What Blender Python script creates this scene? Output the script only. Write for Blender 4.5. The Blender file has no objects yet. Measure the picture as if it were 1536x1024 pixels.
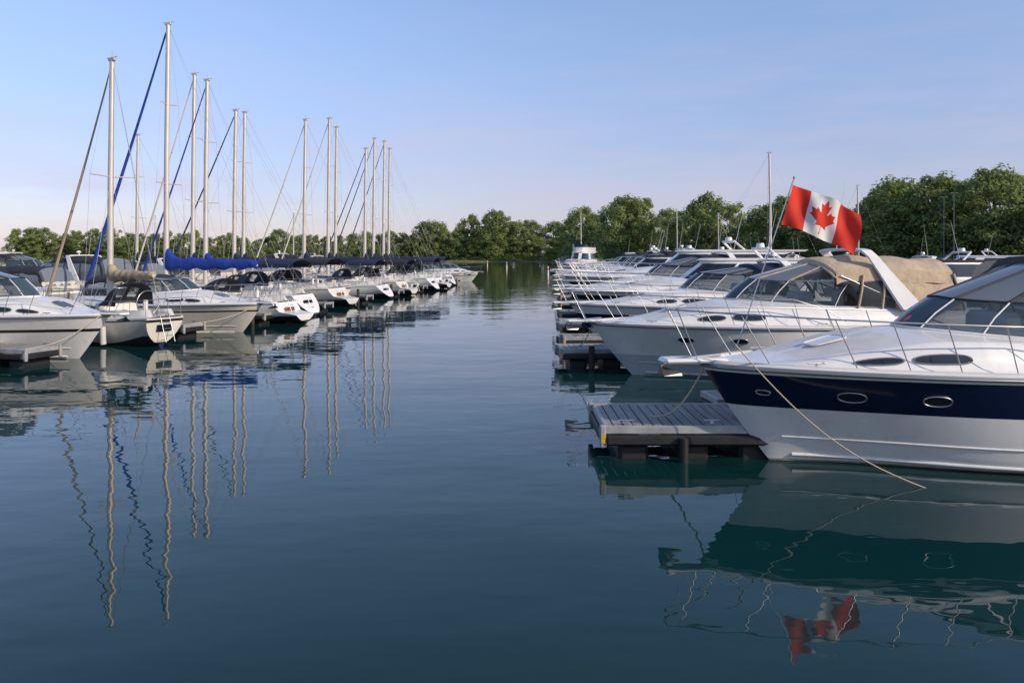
import bpy, math, random
from mathutils import Vector, Matrix
V=Vector
rnd=random.Random(11)
S=bpy.context.scene
COL=S.collection
F=1195.0; HZ=380.0; CH=3.1
rad=math.radians
def sm(a,b,x):
    x=(x-a)/(b-a); x=max(0,min(1,x)); return x*x*(3-2*x)
def lerp(a,b,x): return a+(b-a)*x
# ---------------------------------------------------------------- materials
MATS={}
def mat(name,col,rough=.5,metal=0,var=.0,scale=2.0,bump=0,bscale=40,coat=0,alpha=1,stretch=None,streak=0):
    if name in MATS: return MATS[name]
    m=bpy.data.materials.new(name); m.use_nodes=True
    nt=m.node_tree; N=nt.nodes; K=nt.links
    b=N['Principled BSDF']; out=N['Material Output']
    b.inputs['Base Color'].default_value=(*col,1)
    b.inputs['Roughness'].default_value=rough
    b.inputs['Metallic'].default_value=metal
    b.inputs['Coat Weight'].default_value=coat
    b.inputs['Coat Roughness'].default_value=.08
    tc=N.new('ShaderNodeTexCoord')
    mp=N.new('ShaderNodeMapping'); K.new(tc.outputs['Object'],mp.inputs[0])
    if stretch: mp.inputs['Scale'].default_value=stretch
    if var>0:
        n=N.new('ShaderNodeTexNoise'); n.inputs['Scale'].default_value=scale; n.inputs['Detail'].default_value=5
        K.new(mp.outputs[0],n.inputs[0])
        r=N.new('ShaderNodeMapRange'); r.inputs[1].default_value=.3; r.inputs[2].default_value=.7
        r.inputs[3].default_value=1-var; r.inputs[4].default_value=1+var*.6
        K.new(n.outputs[0],r.inputs[0])
        h=N.new('ShaderNodeHueSaturation'); h.inputs['Color'].default_value=(*col,1)
        K.new(r.outputs[0],h.inputs['Value'])
        if streak:
            mp2=N.new('ShaderNodeMapping'); mp2.inputs['Scale'].default_value=(5,5,.5); K.new(tc.outputs['Object'],mp2.inputs[0])
            n4=N.new('ShaderNodeTexNoise'); n4.inputs['Scale'].default_value=1.5; n4.inputs['Detail'].default_value=6; K.new(mp2.outputs[0],n4.inputs[0])
            r4_=N.new('ShaderNodeMapRange'); r4_.inputs[1].default_value=.55; r4_.inputs[2].default_value=.8; r4_.inputs[3].default_value=0; r4_.inputs[4].default_value=streak; K.new(n4.outputs[0],r4_.inputs[0])
            mxs=N.new('ShaderNodeMix'); mxs.data_type='RGBA'; mxs.inputs[7].default_value=(.38,.35,.27,1); K.new(r4_.outputs[0],mxs.inputs[0]); K.new(h.outputs[0],mxs.inputs[6]); K.new(mxs.outputs[2],b.inputs['Base Color'])
        else: K.new(h.outputs[0],b.inputs['Base Color'])
        r3=N.new('ShaderNodeMapRange'); r3.inputs[3].default_value=max(0,rough*.8); r3.inputs[4].default_value=min(1,rough*1.3)
        K.new(n.outputs[0],r3.inputs[0]); K.new(r3.outputs[0],b.inputs['Roughness'])
    if bump>0:
        n2=N.new('ShaderNodeTexNoise'); n2.inputs['Scale'].default_value=bscale; n2.inputs['Detail'].default_value=4
        K.new(mp.outputs[0],n2.inputs[0])
        bp=N.new('ShaderNodeBump'); bp.inputs['Strength'].default_value=1; bp.inputs['Distance'].default_value=bump
        K.new(n2.outputs[0],bp.inputs['Height']); K.new(bp.outputs[0],b.inputs['Normal'])
    if alpha<1:
        tr=N.new('ShaderNodeBsdfTransparent'); tr.inputs[0].default_value=(*[min(1,c*1.2+.62) for c in col],1)
        mx=N.new('ShaderNodeMixShader'); fr=N.new('ShaderNodeFresnel'); fr.inputs[0].default_value=1.5
        ad=N.new('ShaderNodeMath'); ad.operation='ADD'; ad.use_clamp=True; ad.inputs[1].default_value=alpha
        K.new(fr.outputs[0],ad.inputs[0]); K.new(ad.outputs[0],mx.inputs[0])
        K.new(tr.outputs[0],mx.inputs[1]); K.new(b.outputs[0],mx.inputs[2]); K.new(mx.outputs[0],out.inputs[0])
    MATS[name]=m; return m
WHITE=mat('gelcoat_white',(.76,.745,.71),.25,var=.07,scale=1.5,coat=.3,streak=.22)
CREAM=mat('gelcoat_cream',(.68,.64,.56),.25,var=.06,scale=1.5,coat=.3,streak=.3)
GREY=mat('gelcoat_light_grey',(.46,.50,.52),.25,var=.05,scale=1.5,coat=.4,streak=.15)
DECKW=mat('nonskid_white',(.66,.64,.60),.6,var=.10,scale=3,bump=.001,bscale=150)
NAVY=mat('gelcoat_navy',(.005,.009,.036),.14,var=.1,coat=.4)
BLACKST=mat('stripe_black',(.015,.015,.018),.3)
RED=mat('antifoul_dark',(.02,.022,.028),.7,var=.2)
SCUM=mat('waterline_stain',(.30,.29,.22),.5,var=.3,scale=6)
RUB=mat('rub_rail_vinyl',(.16,.17,.18),.4)
STEEL=mat('stainless_steel',(.48,.48,.49),.35,metal=1)
ALU=mat('mast_aluminium',(.58,.53,.47),.4,metal=.3,var=.10,scale=1.5)
ALUD=mat('dock_aluminium',(.38,.38,.37),.45,metal=.3,var=.25,scale=4)
POSTM=mat('post_grey',(.20,.21,.21),.5,metal=.3)
WIRE=mat('rigging_wire',(.38,.37,.36),.4,metal=.5)
GLASSD=mat('tinted_window',(.012,.015,.02),.05,coat=.5)
GLASS=mat('windshield_glass',(.05,.075,.09),.04,alpha=.34)
VINYL=mat('clear_vinyl',(.16,.18,.20),.12,alpha=.20,bump=.004,bscale=3)
BEIGE=mat('canvas_beige',(.50,.385,.265),.85,var=.14,scale=3,bump=.07,bscale=2.6)
CNAVY=mat('canvas_navy',(.012,.02,.055),.8,var=.15,bump=.02,bscale=4)
CBLACK=mat('canvas_black',(.018,.019,.024),.75,var=.15,bump=.03,bscale=4)
CGREY=mat('canvas_charcoal',(.05,.052,.058),.8,var=.15,bump=.03,bscale=4)
CBLUE=mat('canvas_royal_blue',(.008,.04,.27),.8,var=.25,bump=.05,bscale=4)
CTEAL=mat('canvas_turquoise',(.03,.22,.32),.8,var=.15)
CTAN=mat('canvas_tan',(.40,.31,.20),.85,var=.15,bump=.02,bscale=5)
SAILW=mat('sailcloth_white',(.6,.55,.47),.8,var=.12,bump=.02,bscale=5)
SEAT=mat('seat_vinyl',(.62,.57,.48),.5,var=.08)
SEATD=mat('seat_brown',(.10,.04,.02),.5,var=.1)
ROPE=mat('rope',(.50,.42,.30),.9,var=.2,scale=30)
RUBBER=mat('black_float',(.012,.012,.013),.55,var=.3,scale=5)
WOOD=mat('weathered_planks',(.27,.26,.24),.8,var=.4,scale=5,stretch=(1,.12,1),bump=.004,bscale=60)
PILE=mat('piling_wood',(.045,.035,.028),.9,var=.4,scale=6,bump=.01,bscale=20)
YELLOW=mat('yellow_paint',(.55,.36,.03),.6,var=.2)
FEND=mat('fender_vinyl',(.05,.05,.06),.5)
FENW=mat('fender_white',(.6,.6,.58),.5,var=.15)
TEAK=mat('teak_trim',(.16,.08,.035),.6,var=.3,scale=6)
# ---------------------------------------------------------------- mesh builder
class MB:
    def __init__(s,off=(0,0,0)): s.v=[];s.f=[];s.m=[];s.s=[];s.ms=[];s.off=V(off)
    def mi(s,m):
        if m not in s.ms: s.ms.append(m)
        return s.ms.index(m)
    def face(s,i,m,smooth=True): s.f.append(i); s.m.append(s.mi(m)); s.s.append(smooth)
    def grid(s,rows,m,smooth=True,mf=None,closed=False):
        b=len(s.v); w=len(rows[0])
        for r in rows: s.v.extend([V(p) for p in r])
        for i in range(len(rows)-1):
            for j in range(w if closed else w-1):
                j2=(j+1)%w
                s.face((b+i*w+j,b+i*w+j2,b+(i+1)*w+j2,b+(i+1)*w+j),mf(i,j) if mf else m,smooth)
    def poly(s,pts,m,smooth=False):
        b=len(s.v); s.v.extend([V(p) for p in pts]); s.face(tuple(range(b,b+len(pts))),m,smooth)
    def tube(s,pts,r,m,n=6,r2=None,cap=True,flat=1):
        pts=[V(p) for p in pts]; k=len(pts); rows=[]
        up=None
        for i,p in enumerate(pts):
            d=(pts[min(i+1,k-1)]-pts[max(i-1,0)]).normalized()
            if up is None:
                up=V((0,0,1)) if abs(d.z)<.9 else V((1,0,0))
            a=d.cross(up).normalized(); up2=a.cross(d).normalized(); up=up2
            rr=r if r2 is None else lerp(r,r2,i/(k-1))
            rows.append([p+a*math.cos(2*math.pi*j/n)*rr*flat+up2*math.sin(2*math.pi*j/n)*rr for j in range(n)])
        s.grid(rows,m,True,closed=True)
        if cap: s.poly(rows[0],m); s.poly(rows[-1],m)
    def box(s,c,sz,m,ch=.0,rz=0):
        c=V(c); h=V(sz)*.5; ch=min(ch,min(h)*.8) if ch else 0
        M=Matrix.Rotation(rz,3,'Z')
        if ch<=0:
            b=len(s.v)
            for x in(-1,1):
                for y in(-1,1):
                    for z in(-1,1): s.v.append(c+M@V((x*h.x,y*h.y,z*h.z)))
            for q in((0,1,3,2),(4,6,7,5),(0,4,5,1),(2,3,7,6),(0,2,6,4),(1,5,7,3)): s.face(tuple(b+i for i in q),m,False)
            return
        idx={}
        for x in(-1,1):
            for y in(-1,1):
                for z in(-1,1):
                    for a in range(3):
                        p=V((x*h.x,y*h.y,z*h.z))
                        for q in range(3):
                            if q!=a: p[q]-=(x,y,z)[q]*ch
                        idx[(x,y,z,a)]=len(s.v); s.v.append(c+M@p)
        for a in range(3):
            o=[q for q in range(3) if q!=a]
            for sg in(-1,1):
                f=[]
                for (p,q) in((-1,-1),(1,-1),(1,1),(-1,1)):
                    k=[0,0,0]; k[a]=sg; k[o[0]]=p; k[o[1]]=q; f.append(idx[(*k,a)])
                s.face(tuple(f),m,False)
        for a in range(3):
            o=[q for q in range(3) if q!=a]
            for p in(-1,1):
                for q in(-1,1):
                    k1=[0,0,0];k1[a]=-1;k1[o[0]]=p;k1[o[1]]=q
                    k2=list(k1);k2[a]=1
                    s.face((idx[(*k1,o[0])],idx[(*k2,o[0])],idx[(*k2,o[1])],idx[(*k1,o[1])]),m,False)
        for x in(-1,1):
            for y in(-1,1):
                for z in(-1,1): s.face((idx[(x,y,z,0)],idx[(x,y,z,1)],idx[(x,y,z,2)]),m,False)
    def mesh(s,name):
        me=bpy.data.meshes.new(name)
        me.from_pydata([tuple(p-s.off) for p in s.v],[],s.f)
        for m in s.ms: me.materials.append(m)
        me.polygons.foreach_set('material_index',s.m); me.polygons.foreach_set('use_smooth',s.s)
        me.update(); return me
    def build(s,name,parent=None,label=None):
        ob=bpy.data.objects.new(name,s.mesh(name)); COL.objects.link(ob)
        if parent: ob.parent=parent
        if label: ob['label']=label
        return ob
def empty(name,label,cat,group=None):
    e=bpy.data.objects.new(name,None); COL.objects.link(e); e.empty_display_size=.5
    tag(e,label,cat,group); return e
def tag(o,label,cat,group=None):
    o['label']=label; o['category']=cat
    if group: o['group']=group
def clone(root,loc,ang,scale=1,label=None,group=None):
    def rec(o,p):
        c=o.copy(); COL.objects.link(c)
        if p is not None: c.parent=p; c.matrix_parent_inverse=o.matrix_parent_inverse.copy()
        for ch in list(o.children): rec(ch,c)
        return c
    c=rec(root,None); c.location=loc; c.rotation_euler=(0,0,ang); c.scale=(scale,)*3
    if label: c['label']=label
    if group: c['group']=group
    return c
def patch(mb,Fn,c,r,off,m,out,pw=2.4,n=20,ring=None):
    def nrm(a,b):
        e=.004
        u=Fn(a+e,b)-Fn(a-e,b); w=Fn(a,b+e)-Fn(a,b-e); q=u.cross(w).normalized()
        return q if q.dot(out)>0 else -q
    pts=[]
    for i in range(n):
        an=2*math.pi*i/n; ca,sa=math.cos(an),math.sin(an)
        x=math.copysign(abs(ca)**(2/pw),ca); y=math.copysign(abs(sa)**(2/pw),sa)
        a=c[0]+r[0]*x; b=c[1]+r[1]*y
        pts.append(Fn(a,b)+nrm(a,b)*off)
    cc=Fn(*c)+nrm(*c)*off
    if ring: mb.tube(pts+[pts[0]],ring,m,5,cap=False); return
    b=len(mb.v); mb.v.append(cc); mb.v.extend(pts)
    for i in range(n): mb.face((b,b+1+i,b+1+(i+1)%n),m,True)
# ---------------------------------------------------------------- motor boat
def motorboat(name,label,cat,L=9,B=3.2,zb=1.45,za=1.25,band=(.62,.93,NAVY),hullm=WHITE,low=None,t0=.36,t1=.6,hm=.5,
              top='bimini',canv=CNAVY,arch=True,archlean=-.9,zroof=3.05,ports=(.12,.24,.36),group=None,style='express',archt=.74,railh=.66,seed=0,fenders=True,hatchm=GLASSD,roofshift=0,cwt=0,roofm=WHITE,crown=.13,wsr=.55):
    rr=random.Random(seed)
    root=empty(name,label,cat,group); off=(L/2,0,0); zk=-.45; rake=L*.155
    low=low or hullm
    def bw(t):
        x=1-max(0,1-t/.52)**2.1
        return B/2*max(0,x)**.72*(1-.10*sm(.5,1.0,t))
    def zs(t): return lerp(zb,za,sm(0,.9,t))
    def HH(t,v,side=-1):
        t=max(0,min(1,t)); v=max(0,min(1,v))
        w=sm(0,.55,t); vc=.27
        fb=v**1.25; fa=.85*(v/vc)**.9 if v<vc else .85+.15*((v-vc)/(1-vc))**.8
        f=lerp(fb,fa,w)
        return V((L*t+rake*(1-v)**1.15*(1-t)**3, side*bw(t)*f, lerp(zk,zs(t),v)))
    tc=t1-.02
    def DD(t,s):
        a=abs(s); t=max(0,min(1,t))
        inn=sm(.86,.70,a); hc=hm*sm(.05,t0+.02,t)*(1-.12*sm(.6,1,t))
        z=.03*(1-a)+inn*hc
        if a<.74: z+=.13*(1-(a/.74)**2)*sm(.06,.4,t)
        if .955<a<.985: z+=.045
        if t>tc and a<.62: z=-.35
        return V((L*t,s*bw(t),zs(t)+z))
    NT=30
    ts=[(i/NT)**1.25 for i in range(NT+1)]
    vs=[0,.08,.16,.235,.25,.285,.36,.46,.55]
    if band: vs+=[band[0],band[0]+.012,lerp(band[0],band[1],.5),band[1]-.0,.97,1]
    else: vs+=[.66,.78,.9,.97,1]
    vs=sorted(set(vs))
    def hm_(i,j):
        v=(vs[j]+vs[j+1])/2
        if v<.235: return RED
        if v<.25: return SCUM
        if band and band[0]<v<band[1] : return band[2]
        if v<.62: return low
        return hullm
    mb=MB(off)
    for sd in(-1,1):
        mb.grid([[HH(t,v,sd) for v in vs] for t in ts],hullm,True,mf=hm_)
    tr=[HH(1,v,-1) for v in vs]+[HH(1,v,1) for v in reversed(vs)]
    mb.poly(tr,hullm)
    hull=mb.build('hull',root)
    mb=MB(off)
    for sd in(-1,1):
        mb.tube([HH(t,.975,sd)+V((0,sd*.012,0)) for t in ts],.032,RUB,6)
        mb.tube([HH(t,.975,sd)+V((0,sd*.045,0)) for t in ts],.011,STEEL,5)
        mb.tube([HH(t,.44,sd)+V((0,sd*.004,0)) for t in ts[3:]],.016,low,5)
        mb.tube([HH(t,.29,sd)+V((0,sd*.006,0)) for t in ts[3:]],.028,low,5)
    mb.build('rub_rail',root)
    mb=MB(off)
    sl=[0,.15,.3,.45,.58,.615,.625,.66,.70,.74,.78,.82,.86,.92,.955,.97,.985,1]
    sl=[-x for x in reversed(sl[1:])]+sl
    td=sorted(set(ts+[tc,tc+.001,.965,.966]))
    mb.grid([[DD(t,s) for s in sl] for t in td],WHITE,True,mf=lambda i,j:(DECKW if .1<abs(sl[j]+.01)<.6 and td[i]<t0-.05 and td[i]>.12 else WHITE))
    mb.box((L*.985,0,za-.18),(L*.03,B*.84,.5),WHITE,.05)
    mb.build('deck',root)
    mb=MB(off); mb.box((L+.35,0,.32),(.75,B*.8,.1),WHITE,.04); mb.box((L+.35,0,.385),(.6,B*.7,.02),TEAK)
    mb.build('swim_platform',root)
    for t in ports:
        pk=.5 if t<.1 else 1
        for sd in(-1,1):
            mb=MB(off); fn=lambda a,b,sd=sd:HH(a,b,sd)
            patch(mb,fn,(t,.80),(.175/L*pk,.034*pk),.012,GLASSD,V((0,sd,0)),2.2)
            patch(mb,fn,(t,.80),(.187/L*pk,.039*pk),.014,STEEL,V((0,sd,0)),2.2,ring=.010)
            mb.build('porthole',root)
    mb=MB(off)
    mb.box((-.12,0,zb+.03),(.95,.38,.07),WHITE,.03)
    mb.box((-.5,0,zb+.02),(.25,.27,.05),WHITE,.02)
    mb.build('bow_pulpit',root)
    mb=MB(off)
    mb.tube([(.3,0,zb+.1),(-.45,0,zb+.04),(-.62,0,zb-.05)],.025,STEEL,6)
    mb.grid([[(-.62,-.16,zb-.18),(-.62,0,zb-.05),(-.62,.16,zb-.18)],[(-.3,-.03,zb-.2),(-.28,0,zb-.16),(-.3,.03,zb-.2)]],STEEL,False)
    mb.build('anchor',root)
    mb=MB(off); hs=[]
    rts=[.0,.03,.07,.12,.18,.25,.32,.40,.48,.56,.62]
    for sd in(-1,1):
        tp=[]
        for i,t in enumerate(rts):
            h=railh*(1-sm(.5,.64,t)*.9)
            p=DD(t,.93*sd)
            tp.append(V((p.x-.42*(1-t)**3-.02,p.y+sd*(.10*(1-t)+ (.12 if t<.02 else 0)),zs(t)+h+.12*(1-t)**4)))
            if i in(2,4,5,6,7,8,9):
                q=DD(t+.012,.93*sd); mb.tube([q,tp[-1]],.009,STEEL,5)
        mb.tube(tp,.0125,STEEL,6)
        hs.append(tp)
    a,b=hs[0][0],hs[1][0]
    mb.tube([a,lerp(a,b,.25)+V((-.12,0,0)),lerp(a,b,.75)+V((-.12,0,0)),b],.0125,STEEL,6)
    for q in(a,b): mb.tube([q,V((-.1,q.y*.5,zb+.05))],.009,STEEL,5)
    mb.build('bow_rail',root)
    mb=MB(off)
    patch(mb,DD,(t0*.62,0),(.25/L,.15),.03,hatchm,V((0,0,1)),5)
    patch(mb,DD,(t0*.62,0),(.27/L,.16),.03,STEEL if hatchm!=WHITE else WHITE,V((0,0,1)),5,ring=.014)
    mb.build('deck_hatch',root)
    for sd in(-1,1):
        for ct in(.14,.55):
            c=DD(ct,.9*sd)+V((0,0,.05)); mb=MB(off)
            mb.tube([c+V((-.13,0,.03)),c+V((.13,0,.03))],.014,STEEL,6); mb.tube([c,c+V((0,0,.03))],.02,STEEL,6)
            mb.build('cleat',root)
    if style=='express':
        for sd in(-1,1):
            for (t,rt,pw) in((t0-.075+cwt,.034,2.1),(t0+.015+cwt,.042,2.6)):
                mb=MB(off); patch(mb,DD,(t,.785*sd),(rt*9/L,.016),.014,GLASSD,V((0,sd,.3)),pw)
                patch(mb,DD,(t,.785*sd),(rt*9/L+.002,.019),.014,RUB,V((0,sd,.3)),pw,ring=.010)
                mb.build('cabin_window',root)
        us=[i/12 for i in range(-12,13)]
        def WB(u):
            a=abs(u); t=lerp(t0,t1,a**2.0); s=.70*math.copysign(a**.85,u)
            return DD(t,s)*1.0+V((0,0,.01))
        def WT(u):
            a=abs(u); p=WB(u)
            zt=max(p.z+.12, DD(t0,0).z+wsr-.10*a)
            return V((p.x+.66*(1-.35*a),p.y*.88,zt))
        mb=MB(off); mb.grid([[WB(u) for u in us],[lerp(WB(u),WT(u),.5)+V((-.03,0,.01)) for u in us],[WT(u) for u in us]],GLASS)
        ws=mb.build('windshield',root)
        mb=MB(off)
        mb.tube([WT(u) for u in us],.020,STEEL if top!='bimini' else CBLACK,6); mb.tube([WB(u) for u in us],.022,WHITE,6)
        for u in(-1,-.62,-.25,.25,.62,1): mb.tube([WB(u),lerp(WB(u),WT(u),.5)+V((-.03,0,.01)),WT(u)],.015,WHITE if abs(u)<1 else STEEL,5)
        fr=mb.build('windshield_frame',ws)
        zc=za-.3
        for y in(-.62,.62):
            mb=MB(off)
            mb.box((L*(tc+.10),y,zc+.5),(.5,.6,.16),SEAT,.05); mb.box((L*(tc+.10)+.25,y,zc+.8),(.14,.58,.6),SEATD if y<0 else SEAT,.05)
            mb.box((L*(tc+.10),y,zc+.2),(.25,.25,.5),WHITE,.03)
            mb.build('seat',root)
        mb=MB(off); mb.box((L*.92,0,zc+.3),(.5,B*.66,.4),SEAT,.06); mb.box((L*.95,0,zc+.65),(.15,B*.66,.5),SEAT,.05)
        mb.build('bench_seat',root)
        mb=MB(off); mb.box((L*(tc)+.1,.5,zc+.75),(.4,.9,.7),WHITE,.08)
        mb.tube([(L*tc+.36,.5+.18*math.cos(a*.785),zc+1.05+.18*math.sin(a*.785)) for a in range(9)],.014,BLACKST,5)
        mb.build('helm',root)
        if top in('bimini','camper'):
            x0=L*t1-.15+roofshift; x1=L*.92; yw=B/2*.66; drop=.13 if top=='bimini' else .30
            def RO(x,u):
                k=(x-x0)/(x1-x0)
                sag=.06*math.sin(k*math.pi*3)**2
                return V((x+.22*u*u*(1-k),yw*u*(1-.05*k),zroof-crown*u*u-.10*abs(u)**6-.10*k*k-(crown*.5)*max(0,1-k*5)**2-sag*(1-.4*u*u)))
            uu=[i/10 for i in range(-10,11)]
            xs=[lerp(x0,x1,i/28) for i in range(29)]
            mb=MB(off); mb.grid([[RO(x,u) for u in uu] for x in xs],canv)
            for sd in(-1,1): mb.grid([[RO(x,sd) for x in xs],[RO(x,sd)+V((0,sd*.03,-drop-.03*math.sin(x*5))) for x in xs]],canv)
            mb.grid([[RO(x0,u) for u in uu],[RO(x0,u)+V((-.05,0,-.10)) for u in uu]],canv)
            can=mb.build('canopy',root)
            mb=MB(off)
            fr_=lambda u:RO(x0,u)+V((-.05,0,-.10))
            mb.grid([[lerp(WT(u),fr_(u),k/3)+V((0,0,0)) for u in us] for k in range(4)],VINYL)
            def base(x,sd):
                t=x/L; p=DD(min(t,.97),.72*sd); return V((x,p.y,p.z))
            split=.50 if top=='camper' else .99
            for sd in(-1,1):
                b0=WT(1*sd)
                def low_(x):
                    q=base(x,sd); k=sm(b0.x-.3,b0.x+.35,x); return V((max(x,b0.x-.3),lerp(b0.y,q.y,k),lerp(b0.z,q.z,k)))
                rows=[]
                xf=[lerp(x0,x1,i/42) for i in range(43)]
                for k in range(9):
                    rows.append([lerp(RO(x,sd)+V((0,sd*.03,-drop)),low_(x)+V((.25*((x-x0)/(x1-x0))**1.5,0,0)),k/8)+V((0,sd*(.05*math.sin(k/8*math.pi)+(.045*math.sin(x*7+k*.8+seed)*math.sin(x*3.1) if (x-x0)/(x1-x0)>split else .0)),0)) for x in xf])
                mb.grid(rows,VINYL,mf=lambda i,j,sp=split:(canv if (j/42>=sp) else VINYL))
            rows=[]
            for k in range(6):
                rows.append([lerp(RO(x1,u),V((x1+.35+.02*math.sin(u*14),B/2*.64*u,za+.38)),k/5)+V((.05*math.sin(k/5*3.1),0,0)) for u in uu])
            mb.grid(rows,canv if top=='camper' else VINYL)
            mb.build('canopy_curtain',can)
            mb=MB(off); fm=canv
            mb.tube([fr_(u) for u in us],.028,fm,6)
            for u in(-1,-.62,-.25,.25,.62,1): mb.tube([WT(u),fr_(u)],.026,fm,6,flat=1)
            for sd in(-1,1):
                for kx in((.3,.62) if top=='bimini' else (.22,.40)):
                    x=lerp(x0,x1,kx); q=base(x+.25*kx**1.5,sd)
                    mb.tube([RO(x,sd)+V((0,sd*.05,-.14)),lerp(RO(x,sd),q,.5)+V((0,sd*.07,-.05)),q],.030,fm,6)
                x=x1;q=base(x,sd); mb.tube([RO(x,sd)+V((0,sd*.04,-.05)),q+V((.3,0,0))],.03,fm,6)
                mb.tube([RO(x0+.1,sd)+V((0,sd*.05,-.1)),base(L*(t1+.22),sd)],.018,STEEL,5)
            mb.build('canopy_frame',can)
        if arch:
            xb=L*archt+.55; yb=bw(archt)*.84; zbz=za+hm*.8; zt=zroof+(.12 if top!='bimini' else .06)
            path=[]
            for k in range(33):
                a=-1+2*k/32
                e=abs(a)
                if e>.45: q=(e-.45)/.55; y=lerp(yb*.80,yb,q); z=lerp(zt-.05,zbz,q); xx=lerp(xb+archlean*.95,xb,q)
                else: q=e/.45; y=yb*.80*q; z=zt-.05*q**4; xx=xb+archlean
                path.append((V((xx,math.copysign(y,a),z)),.15+.16*sm(.45,1,e)))
            rows=[]
            for i,(p,w) in enumerate(path):
                d=(path[min(i+1,32)][0]-path[max(i-1,0)][0]); d.x=0; d.normalize(); nn=V((0,-d.z,d.y))
                rows.append([p+V((-w,0,0)),p+V((-w*.85,0,0))+nn*.035,p+V((w*.85,0,0))+nn*.035,p+V((w,0,0)),p+V((w*.85,0,0))-nn*.035,p+V((-w*.85,0,0))-nn*.035])
            mb=MB(off); mb.grid(rows,WHITE,False,closed=True)
            ar=mb.build('radar_arch',root)
            mb=MB(off); tp=V((xb+archlean,0,zt+.05))
            mb.tube([tp+V((0,-.3,-.03)),tp+V((-.05,-.3,.12))],.03,WHITE,8); mb.tube([tp+V((-.05,-.3,.1)),tp+V((-.05,-.3,.16)),tp+V((-.05,-.3,.21))],.13,WHITE,14,r2=.09)
            mb.tube([tp+V((0,.4,-.03)),tp+V((.25,.4,1.8))],.010,WHITE,5,r2=.004)
            mb.build('antenna',ar)
    else:
        def ringl(xf,xa,w,z,wf=.5):
            pts=[]
            n=18
            for i in range(n+1):
                u=-1+2*i/n; a=abs(u)
                pts.append(V((lerp(xf,xa,a**2.3),math.copysign(w*min(1,a**.62*1.02),u),z)))
            return pts
        z0=zb+hm*.75; mb=MB(off); w=B/2*.74
        lv=[(L*t0-.1,L*.86,w,z0-.35),(L*t0+.1,L*.86,w,z0),(L*t0+.25,L*.86,w*.98,z0+.12),(L*t0+1.15,L*.85,w*.86,z0+.78),(L*t0+1.25,L*.88,w*.86,z0+.88),(L*t0+1.05,L*.93,w*.93,z0+.92),(L*t0+1.25,L*.94,w*.95,z0+1.0)]
        rows=[ringl(*q) for q in lv]
        mb.grid(rows,WHITE,False,mf=lambda i,j:(GLASSD if i==2 and j not in(3,8,14) else (roofm if i>=4 else WHITE))); 
        mb.poly(rows[-1],roofm); mb.poly([rows[0][0],rows[3][0],rows[3][-1],rows[0][-1]],GLASSD)
        mb.build('cabin',root)
        if style=='fly':
            z1=z0+1.0; mb=MB(off)
            q=[(L*t0+1.5,L*.88,w*.85,z1),(L*t0+1.35,L*.88,w*.88,z1+.45),(L*t0+1.45,L*.80,w*.86,z1+.46),(L*t0+1.75,L*.70,w*.8,z1+.8)]
            rows=[ringl(*k) for k in q]; mb.grid(rows,WHITE,False,mf=lambda i,j:(GLASSD if i==2 else WHITE)); mb.build('flybridge',root)
            mb=MB(off); zt=z1+1.3
            mb.grid([[ (L*tt,w*.85*u,zt-.12*u*u-.03) for u in(-1,-.6,-.2,.2,.6,1)] for tt in(.5,.62,.74,.84)],canv)
            for y in(-w*.8,w*.8):
                for tt in(.53,.82): mb.tube([(L*(tt+.03),y,z1+.4),(L*tt,y,zt-.12)],.02,STEEL,5)
            mb.build('bimini_top',root)
        else:
            mb=MB(off)
            xm=L*.66
            for y in(-w*.7,w*.7): mb.tube([(xm+.5,y,z0+.95),(xm,y*.85,z0+1.4)],.06,WHITE,6)
            mb.tube([(xm,-w*.6,z0+1.4),(xm,w*.6,z0+1.4)],.07,WHITE,6)
            mb.tube([(xm,0,z0+1.4),(xm,0,z0+1.5),(xm,0,z0+1.63)],.2,WHITE,12,r2=.15)
            mb.build('radar_arch',root)
        mb=MB(off); mb.tube([(L*.7,w*.5,z0+1),(L*.74,w*.5,z0+3.0)],.012,WHITE,5,r2=.006); mb.build('antenna',root)
    for sd in ((-1,) if fenders else ()):
        for t in (.5,.8):
            p=HH(t,.97,sd); mb=MB(off)
            mb.tube([p+V((0,0,.1)),p+V((0,sd*.12,-.25))],.01,ROPE,4)
            mb.tube([p+V((0,sd*.14,-.25)),p+V((0,sd*.14,-.32)),p+V((0,sd*.13,-.75)),p+V((0,sd*.12,-.82))],.10,FENW if hullm!=WHITE else FEND,8)
            mb.build('fender',root)
    root['L']=L
    return root
def put(root,tip,ang):
    L=root['L']; root.location=(tip[0]+math.cos(ang)*L/2,tip[1]+math.sin(ang)*L/2,0); root.rotation_euler=(0,0,ang)
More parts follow.
